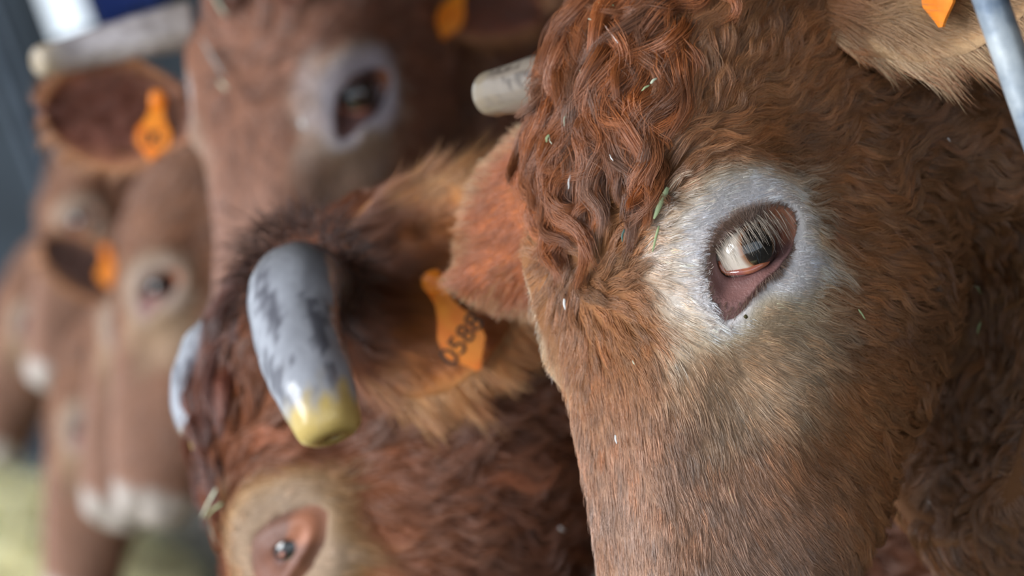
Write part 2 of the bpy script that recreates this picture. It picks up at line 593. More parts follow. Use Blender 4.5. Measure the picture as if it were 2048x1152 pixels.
def hairs_from_guides(roots, gid, groot, gpts, clump, rng, m, frizz, lenvar=(0.65, 1.05), power=1.2):
    """hair points from clump guides; gpts (G, K, 3), first point = groot"""
    K = gpts.shape[1]
    n = len(roots)
    out = np.empty((n, m, 3))
    off = roots - groot[gid]
    sm = rng.uniform(*lenvar, n)
    fz = rng.normal(size=(n, 3)) * frizz
    fz2 = rng.normal(size=(n, 3)) * frizz * 0.6
    for j in range(m):
        s = j / (m - 1) * np.minimum(sm, 1.0)
        f = s * (K - 1); i0 = np.minimum(f.astype(int), K - 2); w = (f - i0)[:, None]
        g = gpts[gid, i0] * (1 - w) + gpts[gid, i0 + 1] * w
        out[:, j] = g + off * (1 - clump[gid] * s ** power)[:, None] + fz * s[:, None] + fz2 * np.sin(3.0 * s)[:, None]
    return out


def grow_coat(root, verts, faces, loc, info, pal, style, seed):
    """short coat over head and neck"""
    rng = np.random.default_rng(seed)
    R, O, sc = info['R'], info['O'], info['sc']
    nb = info['nu'] * len(info['taus'])
    tris = tri_arrays(verts, faces)
    tris = tris[(tris < nb).all(1)]
    cen = loc[tris].mean(1)
    tau_c = info['taus'][tris[:, 0] // info['nu']]
    w = sstep(62, 6, tau_c - TAU1) ** 1.5
    w = w * np.where(cen[:, 1] > 29.5, 0.1, 1.0)
    w = w * np.where(cen[:, 0] > 4, style.get('far', 0.35), 1.0)
    for s in (-1, 1):
        a, b, h = eye_plane(cen, s)
        rel = np.hypot(a - EC[0], b - EC[1]); th = np.arctan2(b - EC[1], a - EC[0])
        ro = np.interp(th, np.r_[TH, math.pi], np.r_[R_OUT, R_OUT[0]])
        w = w * np.where((rel < ro * 1.0) & (np.abs(h) < 5), 0.0, 1.0)
    tris, w = tris[w > 0.003], w[w > 0.003]
    bvh = BVHTree.FromPolygons([tuple(v) for v in verts], [tuple(int(i) for i in t) for t in tris])
    # clump guides
    G = style['clumps']
    k, bw, nn = sample_tris(verts, tris, w, G, rng)
    gp = (verts[tris[k]] * bw[..., None]).sum(1); gl = (loc[tris[k]] * bw[..., None]).sum(1)
    L, lift, amp, cl, wob = coat_params(gl, style)
    L = L * rng.uniform(0.7, 1.25, G); lift = lift * rng.uniform(0.6, 1.5, G)
    K = 9
    pts = np.empty((G, K, 3)); cur = gp.copy(); nrmw = nn.copy(); surf = gp.copy()
    ph = noise(gl, 3.2, 9) * 5 + rng.normal(size=G) * 0.7
    turns = rng.uniform(0.8, 1.5, G)
    pts[:, 0] = gp
    for j in range(1, K):
        s = j / (K - 1)
        hl = (surf - O) @ R / (0.01 * sc)
        hl = np.where(((surf - gp) ** 2).sum(1)[:, None] > 1, gl, hl)
        nl = nrmw @ R
        f = flow(hl, nl, wob) @ R.T
        cur = surf + f * (L * 0.01 * sc / (K - 1))[:, None]
        for i in range(G):
            q, qn, _, _ = bvh.find_nearest(cur[i])
            surf[i] = q; nrmw[i] = qn
        lat = np.cross(nrmw, f)
        hgt = L * lift * (s - 0.45 * s * s) * 0.01 * sc
        a = amp * 0.01 * sc * s
        pts[:, j] = surf + nrmw * (hgt + a * (0.6 + 0.6 * np.cos(6.28 * turns * s + ph)))[:, None] + lat * (a * 1.6 * np.sin(6.28 * turns * s + ph))[:, None]
    # hairs
    n = style['hairs']
    k, bw, nn = sample_tris(verts, tris, w, n, rng)
    hp = (verts[tris[k]] * bw[..., None]).sum(1); hl = (loc[tris[k]] * bw[..., None]).sum(1)
    kd = KDTree(G)
    for i in range(G):
        kd.insert(gp[i], i)
    kd.balance()
    gid = np.fromiter((kd.find(v)[1] for v in hp), int, n)
    hp = hp - nn * 0.0006
    H = hairs_from_guides(hp, gid, gp, pts, cl, rng, 7, 0.0007 * sc)
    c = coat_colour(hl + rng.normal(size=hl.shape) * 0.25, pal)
    gv = rng.normal(size=G)
    lum = np.exp(0.20 * rng.normal(size=n) + 0.13 * gv[gid])
    red = (0.5 * rng.normal(size=n) + 0.5 * rng.normal(size=G)[gid])[:, None]
    c = c * lum[:, None] * np.exp(red * np.array([0.07, -0.02, -0.12]))
    rad = style.get('rad', 0.00013) * sc * np.array([1, 1, .95, .85, .7, .5, .2])
    return add_curves('coat', H, rad[None, :], np.clip(c, 0, 1), M_fur, root)


def grow_forelock(root, verts, faces, info, pal, locks, hairs, seed, rad=0.00011, length=6.0, amp=0.75, zone=(-16.0, 2.0, 6.8)):
    """long curled locks falling from the poll over the forehead"""
    rng = np.random.default_rng(seed)
    R, O, sc = info['R'], info['O'], info['sc']
    nb = info['nu'] * len(info['taus'])
    tris = tri_arrays(verts, faces); tris = tris[(tris < nb).all(1)]
    tc = info['taus'][tris[:, 0] // info['nu']]
    cen = (verts[tris].mean(1) - O) @ R / (0.01 * sc)
    ok = (tc < TAU1) & (tc > -4)
    bvh = BVHTree.FromPolygons([tuple(v) for v in verts], [tuple(int(i) for i in t) for t in tris[ok]])
    y0, y1, hw = zone
    yy = -tc
    arc = np.where(tc < 6, tc, 6 + (tc - 6) / RAD_E * 29)          # surface distance behind the eyes
    top = sstep(-5.0, -1.5, cen[:, 2] + np.where(cen[:, 1] < -10, (-10 - cen[:, 1]) * 1.1, 0))
    w = top * sstep(hw + 1.5, hw - 1.5, np.abs(cen[:, 0])) * sstep(-y1 - 1, -y1 + 4, arc) * sstep(-y0 + 6, -y0 + 2, arc) * ok
    tris, w = tris[w > 0.01], w[w > 0.01]
    G = locks
    k, bw, nn = sample_tris(verts, tris, w, G, rng)
    gp = (verts[tris[k]] * bw[..., None]).sum(1)
    gl = (gp - O) @ R / (0.01 * sc)
    L = length * rng.uniform(0.55, 1.15, G)
    K = 16
    pts = np.empty((G, K, 3)); pts[:, 0] = gp
    surf = gp.copy(); nw = nn.copy()
    ang = rng.normal(size=G) * 0.6
    ph = rng.uniform(0, 6.28, G); turns = rng.uniform(0.45, 1.3, G); am = amp * rng.uniform(0.3, 1.6, G)
    sgn = np.where(rng.random(G) < 0.5, -1, 1)
    thick = rng.uniform(0.15, 1.0, G)
    big = rng.random(G) < 0.14
    L = L * np.where(big, 1.3, 1.0); am = am * np.where(big, 1.5, 1.0); thick = thick + 0.5 * big
    for j in range(1, K):
        s = j / (K - 1)
        hl = (surf - O) @ R / (0.01 * sc)
        base = np.tile(np.array([0.0, 1.0, 0.0]), (G, 1)) + np.stack([np.sin(ang + 1.6 * noise(hl, 6, 3)), 0 * ang, 0 * ang], -1) * 0.8
        base[:, 0] += -0.05 * hl[:, 0]
        nl = nw @ R
        base = nrm(base - nl * (base * nl).sum(-1, keepdims=True))
        f = base @ R.T
        cur = surf + f * (L * 0.01 * sc / (K - 1))[:, None]
        for i in range(G):
            q, qn, _, _ = bvh.find_nearest(cur[i])
            surf[i] = q; nw[i] = qn
        lat = np.cross(nw, f)
        h = (0.25 + 0.75 * thick) * np.minimum(1, s * 3.5) * (1 - 0.55 * s)
        a = am * (0.35 + 0.65 * s) * min(1, s * 4)
        th = 6.28 * turns * s * sgn + ph
        pts[:, j] = surf + (nw * (h + a * 0.55 * (1 + np.cos(th)))[:, None] + lat * (a * np.sin(th))[:, None]) * 0.01 * sc
    n = hairs
    pw = np.where(big, 3.0, 1.0) * rng.uniform(0.5, 1.5, G)
    gid = rng.choice(G, n, p=pw / pw.sum())
    u = rng.normal(size=(n, 3)) * np.array([1, 1, 1]) * (0.22 + 0.25 * rng.random(n))[:, None] * 0.01 * sc
    H = hairs_from_guides(gp[gid] + u, gid, gp, pts, np.full(G, 0.62) + 0.3 * rng.random(G), rng, 14, 0.0013 * sc, (0.6, 1.05), 0.8)
    c = np.tile(lin(pal['lock']), (n, 1))
    gv = rng.normal(size=G)
    c = mix(c, np.clip(0.35 + 0.5 * rng.normal(size=G), 0, 1)[gid], pal['lock2'])
    c = c * np.exp(0.2 * rng.normal(size=n) + 0.22 * gv[gid])[:, None]
    prof = np.interp(np.linspace(0, 1, 14), [0, 0.75, 1], [1, 0.9, 0.25])
    o = add_curves('forelock', H, (rad * sc * prof)[None, :], np.clip(c, 0, 1), M_fur, root)
    tag(o, 'long curly reddish forelock')
    return o


# ------------------------------------------------------------------ cattle: eyes, horns, ears, tags
def head_to_world(info, p):
    return (np.asarray(p, float) * 0.01 * info['sc']) @ info['R'].T + info['O']


def build_eye(root, info, verts, faces, side, pal, gaze=(-0.2, -0.14), lashes=0, opening=1.0):
    sgn = np.array([-side, 1, 1.0])
    ctr = EYE + EA * EC[0] + EB * EC[1]
    rad = 2.05
    bc = ctr - EN * (rad - 0.10)
    # eyeball with the iris as its own cap
    nlat, nlon = 40, 64
    gdir = nrm(EN * 1.0 + EA * 0.22 * (gaze[0] - EC[0]) / 0.45 * 1.0 + EB * 0.22 * (gaze[1] - EC[1]) / 0.45)
    g1 = nrm(EA - gdir * (EA @ gdir)); g2 = np.cross(gdir, g1)
    th = np.linspace(0, math.pi, nlat); lo = np.arange(nlon) * 2 * math.pi / nlon

    def cap(r0, t0, t1, n, bulge=0.0):
        V = []
        for t in np.linspace(t0, t1, n):
            rr = r0 + bulge * (1 - (t / t1) ** 2)
            V.append(bc + rr * (math.cos(t) * gdir + math.sin(t) * (np.cos(lo)[:, None] * g1 + np.sin(lo)[:, None] * g2)))
        return np.concatenate(V)
    Vb = cap(rad, 0.001, math.pi - 0.001, nlat)
    ang = np.repeat(np.linspace(0.001, math.pi - 0.001, nlat), nlon)
    cb = np.tile(lin(pal['sclera']), (len(Vb), 1))
    cb = mix(cb, sstep(0.90, 0.74, ang), pal.get('limb', (160, 100, 56)))
    W = head_to_world(info, Vb * sgn)
    fc = grid_faces(nlat, nlon, True)
    eb = new_mesh('eyeball', W, fc if side == -1 else [f[::-1] for f in fc], M_wet, root, col=cb)
    Vi = cap(rad + 0.012, 0.001, 0.72, 14, 0.16)
    ai = np.repeat(np.linspace(0.001, 0.72, 14), nlon); la = np.tile(lo, 14)
    ci = np.tile(lin((16, 13, 12)), (len(Vi), 1))
    pup = np.hypot(ai * np.cos(la + 0.3) / 0.60, ai * np.sin(la + 0.3) / 0.46)
    ci = mix(ci, sstep(0.9, 1.15, pup) * 0.8, (40, 28, 22))
    ci = mix(ci, sstep(0.66, 0.72, ai), (96, 54, 28))
    fi = grid_faces(14, nlon, True)
    ir = new_mesh('iris', head_to_world(info, Vi * sgn), fi if side == -1 else [f[::-1] for f in fi], M_wet, eb, col=ci)
    # lids: a skin from the coat edge down to the eyeball
    n = len(TH); K = 16
    ks = np.linspace(0, 1, K)
    bv = BVHTree.FromPolygons([tuple(v) for v in verts], [tuple(f) for f in faces if len(f) == 4])
    nw = nrm((EN * sgn) @ info['R'].T)
    ho = np.zeros(n)
    V = np.zeros((K, n, 3)); C = np.zeros((K, n, 3))
    out = np.stack([EC[0] + 1.07 * R_OUT * np.cos(TH), EC[1] + 1.07 * R_OUT * np.sin(TH)], -1)
    inn = np.stack([EC[0] + opening * R_IN * np.cos(TH), EC[1] + opening * R_IN * np.sin(TH)], -1)
    for j in range(n):
        p = EYE + EA * out[j, 0] + EB * out[j, 1]
        w = head_to_world(info, p * sgn)
        hit = bv.ray_cast(Vector(w + nw * 0.08), Vector(-nw), 0.16)
        ho[j] = 0 if hit[0] is None else ((np.array(hit[0]) - w) @ nw) * 100 / info['sc']
    kk = np.array([1, 2, 3, 2, 1.]) / 9
    ho = sum(np.roll(ho, q - 2) * kk[q] for q in range(5))
    upper = sstep(-0.2, 0.6, np.cos(TH - 1.0))              # dorsal side of the opening
    hi = np.zeros(n)
    for j in range(n):
        q = EYE + EA * inn[j, 0] + EB * inn[j, 1] - bc
        qp = q - EN * (q @ EN)
        hi[j] = math.sqrt(max(rad * rad - qp @ qp, 0.05)) - (EYE - bc) @ EN
    for i, k in enumerate(ks):
        ab = out * (1 - k) + inn * k
        hgt = ho * (1 - k) + (hi + 0.05) * k - 0.16 * (1 - k) ** 6
        hgt = hgt + (0.30 + 0.25 * upper) * np.sin(math.pi * min(1, k * 1.02)) ** 1.0 * (k ** 0.7)
        hgt = hgt - 0.12 * np.sin(math.pi * k) * np.cos(9 * k + 1.5 * np.sin(TH))
        hgt = hgt - (0.35 * sstep(0.93, 1.0, np.array(k)))
        V[i] = EYE + EA * ab[:, :1] + EB * ab[:, 1:] + EN * hgt[:, None]
        c = np.tile(lin(pal['lid']), (n, 1))
        med = sstep(0.35, 0.9, -np.cos(TH - 0.35))           # towards the tear duct
        c = mix(c, upper * 0.8, pal['lid_up'])
        c = mix(c, med * 0.75, pal['lid_in'])
        c = mix(c, sstep(0.75, 1.0, np.cos(TH + 0.42)) * 0.8, (184, 118, 86))
        c = mix(c, np.full(n, float(sstep(0.75, 0.95, np.array(k)))) * (0.6 - 0.3 * upper), (92, 58, 58))
        c = mix(c, np.full(n, float(sstep(0.45, 0.0, np.array(k)))) * (1 - 0.9 * med) * 0.55, (120, 96, 84))
        C[i] = c
    fl = grid_faces(K, n, True)
    new_mesh('eyelid', head_to_world(info, V.reshape(-1, 3) * sgn), [f[::-1] for f in fl] if side == -1 else fl, M_lid, root, col=C.reshape(-1, 3))
    # third eyelid: a wet fold along the lower inner edge of the opening
    th3 = np.linspace(2.45, 4.35, 14)
    r3 = np.interp(th3, np.r_[TH, TH + 2 * math.pi], np.r_[R_IN, R_IN]) * opening
    fold = []
    for t, r in zip(th3, r3 - 0.14):
        q = EYE + EA * (EC[0] + r * math.cos(t)) + EB * (EC[1] + r * math.sin(t)) - bc
        q = q - EN * (q @ EN)
        fold.append(bc + q + EN * math.sqrt(max(rad * rad - q @ q, 0.05)))
    fr_ = 0.06 + 0.17 * np.sin(np.linspace(0.15, math.pi - 0.1, 14)) ** 0.8
    vv, ff = tube(np.array(fold), fr_, 12)
    cc = mix(np.tile(lin((176, 104, 74)), (len(vv), 1)), sstep(-0.5, 0.8, noise(vv, 1.0, 2)), (150, 84, 80))
    new_mesh('third_eyelid', head_to_world(info, vv * sgn), ff, M_wet, root, col=cc)
    if lashes:
        rng = np.random.default_rng(5)
        sel = np.where(np.cos(TH - 0.95) > 0.25)[0]
        m = lashes
        j = rng.choice(sel, m); kq = rng.uniform(0.45, 0.95, m)
        r0 = np.array([V[min(K - 1, int(k * (K - 1)))][jj] for k, jj in zip(kq, j)]) + EN * 0.02
        L = rng.uniform(0.9, 1.9, m)
        dirb = nrm(-EB * 0.75 - EA * 0.5 + EN * 0.55)
        droop = nrm(-EB * 0.7 - EA * 0.7 - EN * 0.1)
        pts = np.empty((m, 8, 3))
        jit = rng.normal(size=(m, 3)) * 0.13
        for q in range(8):
            s = q / 7
            pts[:, q] = r0 + (L * s)[:, None] * (dirb + jit) + (L * s * s * 0.5)[:, None] * (droop - dirb * 0.4)
        c = np.tile(lin((168, 152, 136)), (m, 1)) * np.exp(0.25 * rng.normal(size=(m, 1)))
        o = add_curves('eyelashes', head_to_world(info, pts * sgn), (0.00012 * np.array([1, 1, .95, .9, .8, .65, .45, .2]))[None], c, M_fur, root)
        tag(o, 'pale downward eyelashes')
        # short down on the lids
        m = lashes * 28
        j = rng.integers(0, n, m); kq = rng.uniform(0, 1, m) ** 1.5 * (0.45 + 0.35 * upper[j])
        f = kq * (K - 1); i0 = np.minimum(f.astype(int), K - 2); w = (f - i0)[:, None]
        r0 = V[i0, j] * (1 - w) + V[i0 + 1, j] * w + rng.normal(size=(m, 3)) * 0.04
        od = nrm(np.stack([np.cos(TH[j]), np.sin(TH[j])], -1) + rng.normal(size=(m, 2)) * 0.3)
        dr = EA * od[:, :1] + EB * od[:, 1:]
        L = rng.uniform(0.25, 0.6, m)
        pts = np.stack([r0 + (L * q)[:, None] * dr + EN * (L * (0.3 * q - 0.15 * q * q))[:, None] for q in (0, 0.35, 0.7, 1.0)], 1)
        c = mix(np.tile(lin((126, 98, 82)), (m, 1)), np.clip(0.8 - kq * 2.6 + 0.25 * rng.normal(size=m), 0, 1), (206, 192, 186))
        c = c * np.exp(0.2 * rng.normal(size=(m, 1)))
        add_curves('lid_down', head_to_world(info, pts * sgn), (0.00010 * np.array([1, .9, .7, .2]))[None], np.clip(c, 0, 1), M_fur, root)


def build_horn(root, info, path, radii, pal, seed, world_path=None, squash=0.9):
    """blunt horn; path in head frame cm"""
    path = np.asarray(path, float)
    tt = np.linspace(0, 1, len(path)); te = np.linspace(0, 1, 40)
    W = natural_spline(tt, te)
    pt = W @ path; rr = W @ np.asarray(radii, float)
    d = nrm(pt[-1] - pt[-2])
    # rounded, slightly hollowed blunt end
    pt = np.concatenate([pt, [pt[-1] + d * rr[-1] * 0.25, pt[-1] + d * rr[-1] * 0.42, pt[-1] + d * rr[-1] * 0.48, pt[-1] + d * rr[-1] * 0.44]])
    rr = np.concatenate([rr, rr[-1] * np.array([0.93, 0.72, 0.45, 0.12])])
    V, F = tube(pt, rr, 40, True, squash)
    th = np.tile(np.arange(40) * 2 * math.pi / 40, len(pt))
    s = np.repeat(np.r_[te, [1, 1.02, 1.03, 1.04]], 40)
    ridge = 0.035 * np.sin(s * 46 + 2 * noise(V, 3.0, seed)) * sstep(0.75, 0.2, s) + 0.05 * noise(V, 2.2, seed + 1)
    cen = np.repeat(pt, 40, 0)
    V = V + nrm(V - cen) * ridge[:, None]
    c = np.tile(lin(pal[0]), (len(V), 1))
    c = mix(c, sstep(0.45, 0.1, s), pal[1])
    # streaked dark scale, lengthwise
    st = noise(np.stack([np.cos(th) * 1.2, np.sin(th) * 1.2, s * 1.4], -1) * 3, 2.1, seed + 2) + 0.6 * noise(V, 1.1, seed + 3)
    c = mix(c, sstep(0.05, 0.75, st) * sstep(1.0, 0.8, s) * 0.75, pal[2])
    c = mix(c, sstep(0.86, 0.98, s + 0.04 * noise(V, 1.6, seed + 4)), pal[3])
    c = mix(c, sstep(1.015, 1.03, s) * 0.7, pal[4])
    o = new_mesh('horn', head_to_world(info, V), F, M_horn, root, col=c)
    return o


def build_ear(root, info, base, tip_dir, face_dir, length, width, pal, seed, droop=0.0, cup=0.45, hairs=6000, rad=0.00012, inner_len=3.0, curl=0.0, body_len=1.3, flat=1.0, base_w=0.42):
    """leaf shaped cupped ear; vectors in the head frame, cm"""
    base = np.asarray(base, float); d = nrm(np.asarray(tip_dir, float)); f = np.asarray(face_dir, float)
    f = nrm(f - d * (f @ d)); s_ = np.cross(d, f)
    nu, nv = 30, 22
    mid = np.zeros((nu, nv, 3))
    uu = np.linspace(0, 1, nu); vv = np.linspace(-1, 1, nv)
    for i, u in enumerate(uu):
        w = width * 0.5 * np.interp(u, [0, 0.12, 0.3, 0.5, 0.7, 0.85, 0.95, 1.0], [min(base_w, 0.42), max(base_w, 0.58), 0.88, 1.0, 0.9, 0.65, 0.36, 0.06])
        ax = base + d * (length * u) + f * (-droop * length * u * u)
        for j, v in enumerate(vv):
            cv = cup * width * 0.5 * (v * v - 0.5) * (1.25 - 0.75 * u)
            mid[i, j] = ax + s_ * (w * v) + f * (cv + curl * width * max(0.0, v) ** 3)
    du = np.gradient(mid, axis=0); dv = np.gradient(mid, axis=1)
    nn = nrm(np.cross(du, dv))
    if nn[nu // 2, nv // 2] @ f < 0:
        nn = -nn
    edge = 1 - np.abs(vv) ** 4
    tk = 0.55 * edge[None, :, None] * np.interp(uu, [0, 0.3, 1], [2.2, 1.0, 0.35])[:, None, None] + 0.03
    A = mid + nn * tk * 0.3; B = mid - nn * tk * 0.7
    V = np.concatenate([A.reshape(-1, 3), B.reshape(-1, 3)])
    q = nu * nv
    g = grid_faces(nu, nv)
    sample = np.cross(A[1, 0] - A[0, 0], A[0, 1] - A[0, 0]) @ nn[0, 0]
    FA = g if sample < 0 else [x[::-1] for x in g]
    FB = [tuple(i + q for i in x[::-1]) for x in FA]
    F = FA + FB
    for i in range(nu - 1):
        for j in (0, nv - 1):
            a, b = i * nv + j, (i + 1) * nv + j
            F.append((a, b, b + q, a + q))
    for j in range(nv - 1):
        for i in (0, nu - 1):
            a, b = i * nv + j, i * nv + j + 1
            F.append((a, b, b + q, a + q))
    vj = np.tile(np.tile(np.abs(vv), nu), 2)
    c = np.concatenate([np.tile(lin(pal['ear_in']), (q, 1)), np.tile(lin(pal['ear_out']), (q, 1))])
    c = mix(c, sstep(0.8, 1.0, vj) * 0.6, pal['ear_edge'])
    VW = head_to_world(info, V)
    ear = new_mesh('ear', VW, F, M_skin, root, col=c)
    if hairs:
        rng = np.random.default_rng(seed)
        P_, C_, N_, L_ = [], [], [], []
        for sidek, (S, sg) in enumerate(((A, 1), (B, -1))):
            m = int(hairs * (0.5))
            fi = rng.uniform(0, nu - 1.01, m); fj = rng.uniform(0, nv - 1.01, m)
            i0 = fi.astype(int); j0 = fj.astype(int); a = (fi - i0)[:, None]; b = (fj - j0)[:, None]
            pos = S[i0, j0] * (1 - a) * (1 - b) + S[i0 + 1, j0] * a * (1 - b) + S[i0, j0 + 1] * (1 - a) * b + S[i0 + 1, j0 + 1] * a * b
            nrm_ = nn[i0, j0] * sg
            v = vv[j0] + (fj - j0) * (vv[1] - vv[0]); u = fi / (nu - 1)
            dirn = nrm(d + s_ * (v * 0.55)[:, None] + rng.normal(size=(m, 3)) * 0.10)
            long = sstep(0.55, 1.0, np.abs(v)) if sg > 0 else sstep(0.8, 1.0, np.abs(v)) * 0.6
            ln = rng.uniform(0.7, 1.3, m) * body_len * (1 - long) + inner_len * long * rng.uniform(0.6, 1.2, m)
            dirn = nrm(dirn + s_ * (np.sign(v) * long * 0.35)[:, None])
            nrmlift = (0.18 + 0.35 * (sg > 0) * (1 - np.abs(v))) * flat
            pts = np.empty((m, 7, 3))
            wv = np.stack([noise(pos, 2.5, 1), noise(pos, 2.5, 2), noise(pos, 2.5, 3)], -1) * 0.28
            for k in range(7):
                s = k / 6
                pts[:, k] = pos + (dirn + wv * s) * (ln * s)[:, None] + nrm_ * (ln * (nrmlift * s - 0.22 * s * s))[:, None]
            cc = np.tile(lin(pal['ear_in'] if sg > 0 else pal['ear_out']), (m, 1))
            cc = mix(cc, np.clip(long * (0.9 if sg > 0 else 0.5), 0, 1), pal['ear_edge'])
            cc = mix(cc, sstep(0.35, 0.05, u + 0.08 * noise(pos, 2.0, 5)), pal['base'])
            cc = cc * np.exp(0.16 * rng.normal(size=(m, 1)) + 0.16 * noise(pos, 1.2, 4)[:, None])
            P_.append(pts); C_.append(cc)
        add_curves('ear_hair', head_to_world(info, np.concatenate(P_)), (rad * np.array([1, 1, .95, .85, .7, .5, .2]))[None], np.clip(np.concatenate(C_), 0, 1), M_fur, ear)
    return dict(obj=ear, mid=mid, n=nn, d=d, s=s_, f=f)


def build_tag(root, p0, down, facing, w, h, text=None, text_up=(0, 0, 1)):
    """pointed plastic ear tag in world space; p0 is the button"""
    down = nrm(np.asarray(down, float)); facing = np.asarray(facing, float)
    facing = nrm(facing - down * (facing @ down)); side = np.cross(down, facing)
    prof = [(-0.10, 0.20), (0.0, 0.24), (0.12, 0.22), (0.22, 0.20), (0.36, 0.30), (0.52, 0.5), (0.72, 0.5), (0.90, 0.16), (0.97, 0.06)]
    te = np.linspace(prof[0][0], prof[-1][0], 28)
    ww = np.interp(te, [p[0] for p in prof], [p[1] for p in prof])
    V = []
    for t, q in zip(te, ww):
        bend = facing * (0.10 * h * math.sin(max(t, 0) * 2.2))
        c = p0 + down * (t * h) + bend
        for a, b in ((-1, 1), (0, 1.15), (1, 1), (1, -1), (0, -0.85), (-1, -1)):
            V.append(c + side * (q * w * a) + facing * (0.0011 * b))
    F = grid_faces(28, 6, True) + [tuple(range(6)), tuple(27 * 6 + k for k in range(6))[::-1]]
    t_ = new_mesh('ear_tag', V, [f[::-1] for f in F], M_tag, root, smooth=False)
    bt, bf = tube([p0 - facing * 0.006, p0 + facing * 0.003, p0 + facing * 0.006], [0.009, 0.009, 0.006], 18)
    new_mesh('tag_button', bt, bf, M_tag, t_)
    if text:
        cu = bpy.data.curves.new('tag_number', 'FONT')
        cu.body = text; cu.size = w * 0.62; cu.align_x = 'CENTER'; cu.align_y = 'CENTER'; cu.extrude = 0.0003
        ob = bpy.data.objects.new('tmp_text', cu); COL.objects.link(ob)
        dg = bpy.context.evaluated_depsgraph_get()
        me = bpy.data.meshes.new_from_object(ob.evaluated_get(dg))
        bpy.data.objects.remove(ob)
        co = np.array([v.co[:] for v in me.vertices])
        fs = [tuple(p.vertices) for p in me.polygons]
        bpy.data.meshes.remove(me)
        t0 = 0.64
        org = p0 + down * (t0 * h) + facing * (0.10 * h * math.sin(t0 * 2.2) + 0.0018)
        dn = nrm(down + facing * 0.10 * 2.2 * math.cos(t0 * 2.2))
        up_ = np.asarray(text_up, float); up_ = nrm(up_ - facing * (up_ @ facing)); rt_ = np.cross(up_, facing)
        to = lambda v: v - facing * (v @ facing) + facing * ((v @ down) * 0.22 * math.cos(t0 * 2.2))
        Vw = org + co[:, :1] * to(rt_) + co[:, 1:2] * to(up_) + co[:, 2:3] * facing
        new_mesh('tag_number', Vw, fs, M_ink, t_, smooth=False)
    return t_


def tag_on_ear(root, info, ear, px, py, down, facing, w, h, text=None, text_up=(0, 0, 1), lift=0.008):
    """ear tag pinned through the ear where the sight line of (px, py) passes closest"""
    W = head_to_world(info, ear['mid'].reshape(-1, 3)) - CAM
    d = W @ FWD
    sx, sy = 1024 + (W @ RT) / d * FPX, 576 - (W @ UP) / d * FPX
    k = int(np.argmin((sx - px) ** 2 + (sy - py) ** 2))
    return build_tag(root, CAM + W[k] - FWD * lift, down, facing, w, h, text, text_up)


PAL = dict(far_patch=1.45, base=(170, 115, 73), dark=(108, 72, 48), nose=(186, 152, 132), tan=(206, 178, 148), cream=(230, 212, 184), white=(240, 234, 238), muzzle=(214, 176, 158),
           lock=(168, 98, 52), lock2=(126, 84, 60), lid=(128, 94, 92), lid_up=(104, 84, 74), lid_in=(134, 92, 86), sclera=(226, 212, 198),
           ear_in=(188, 148, 106), ear_out=(172, 98, 56), ear_edge=(214, 182, 144))
BODY_DIR = (0.86, 0.5)


def make_cow(label, pose, pal, style, seed, dens=1.0, group=None, lashes=0, locks=None, opening=1.0):
    verts, faces, loc, info = build_body(pose, dens)
    sh = info['org'] - info['bd'] * 1.25 * info['sc']
    root = empty('cow', (sh[0], sh[1], 0.0), label, 'cow', group)
    root['_w'] = [float(sh[0]), float(sh[1]), 0.0]
    nb = info['nu'] * len(info['taus'])
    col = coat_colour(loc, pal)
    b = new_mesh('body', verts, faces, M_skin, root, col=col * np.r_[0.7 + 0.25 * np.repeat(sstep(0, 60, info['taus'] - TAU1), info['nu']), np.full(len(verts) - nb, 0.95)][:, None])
    for s in (-1, 1):
        build_eye(root, info, verts, faces, s, pal, lashes=lashes if s == -1 else lashes // 4, opening=opening)
    if style:
        grow_coat(root, verts, faces, loc, info, pal, style, seed)
    if locks:
        grow_forelock(root, verts, faces, info, pal, seed=seed + 9, **locks)
    return root, info, verts, faces


# ------------------------------------------------------------------ place: barn
def struct(name, V, F, mat):
    o = new_mesh(name, V, F, mat, smooth=False)
    tag(o, kind='structure')
    return o


M_conc = mat_noise('concrete', (96, 92, 86), (128, 122, 112), 3.0, rough=0.9, bump=0.2)
M_sheet = mat_noise('painted_sheet', (52, 60, 68), (66, 76, 86), 2.0, rough=0.5)
M_dark = mat_noise('old_boards', (40, 34, 30), (60, 50, 42), 4.0, rough=0.9, stretch=(1, 1, 6))
M_roof = mat_noise('fibre_cement', (88, 90, 92), (110, 110, 108), 2.0, rough=0.9)
M_galv = mat_noise('galvanised_steel', (120, 134, 152), (196, 202, 206), 40.0, rough=0.45, metal=0.5, bump=0.1)
M_steel = mat_noise('grey_post', (92, 104, 118), (112, 124, 138), 8.0, rough=0.5)
M_blue = mat_noise('blue_tarp', (30, 52, 120), (44, 72, 150), 3.0, rough=0.6)

struct('floor', *box((-12, -4, -0.1), (24, 0, 0), (0, 30, 0), (0, 0, 0.1)), M_conc)
struct('ceiling', *box((-2.5, -3.0, 3.6), (8.5, 0, 0), (0, 26, 0), (0, 0, 0.12)), M_roof)
struct('wall_right', *box((5.9, -3.0, 0), (0.1, 0, 0), (0, 26, 0), (0, 0, 3.6)), M_dark)

# far end wall of painted sheets with one open window, a steel post and a blue tarpaulin beside it
def wall_at(px, py, y):
    d = (y - CAM[1]) / (P(px, py, 1.0) - CAM)[1]
    return P(px, py, d)


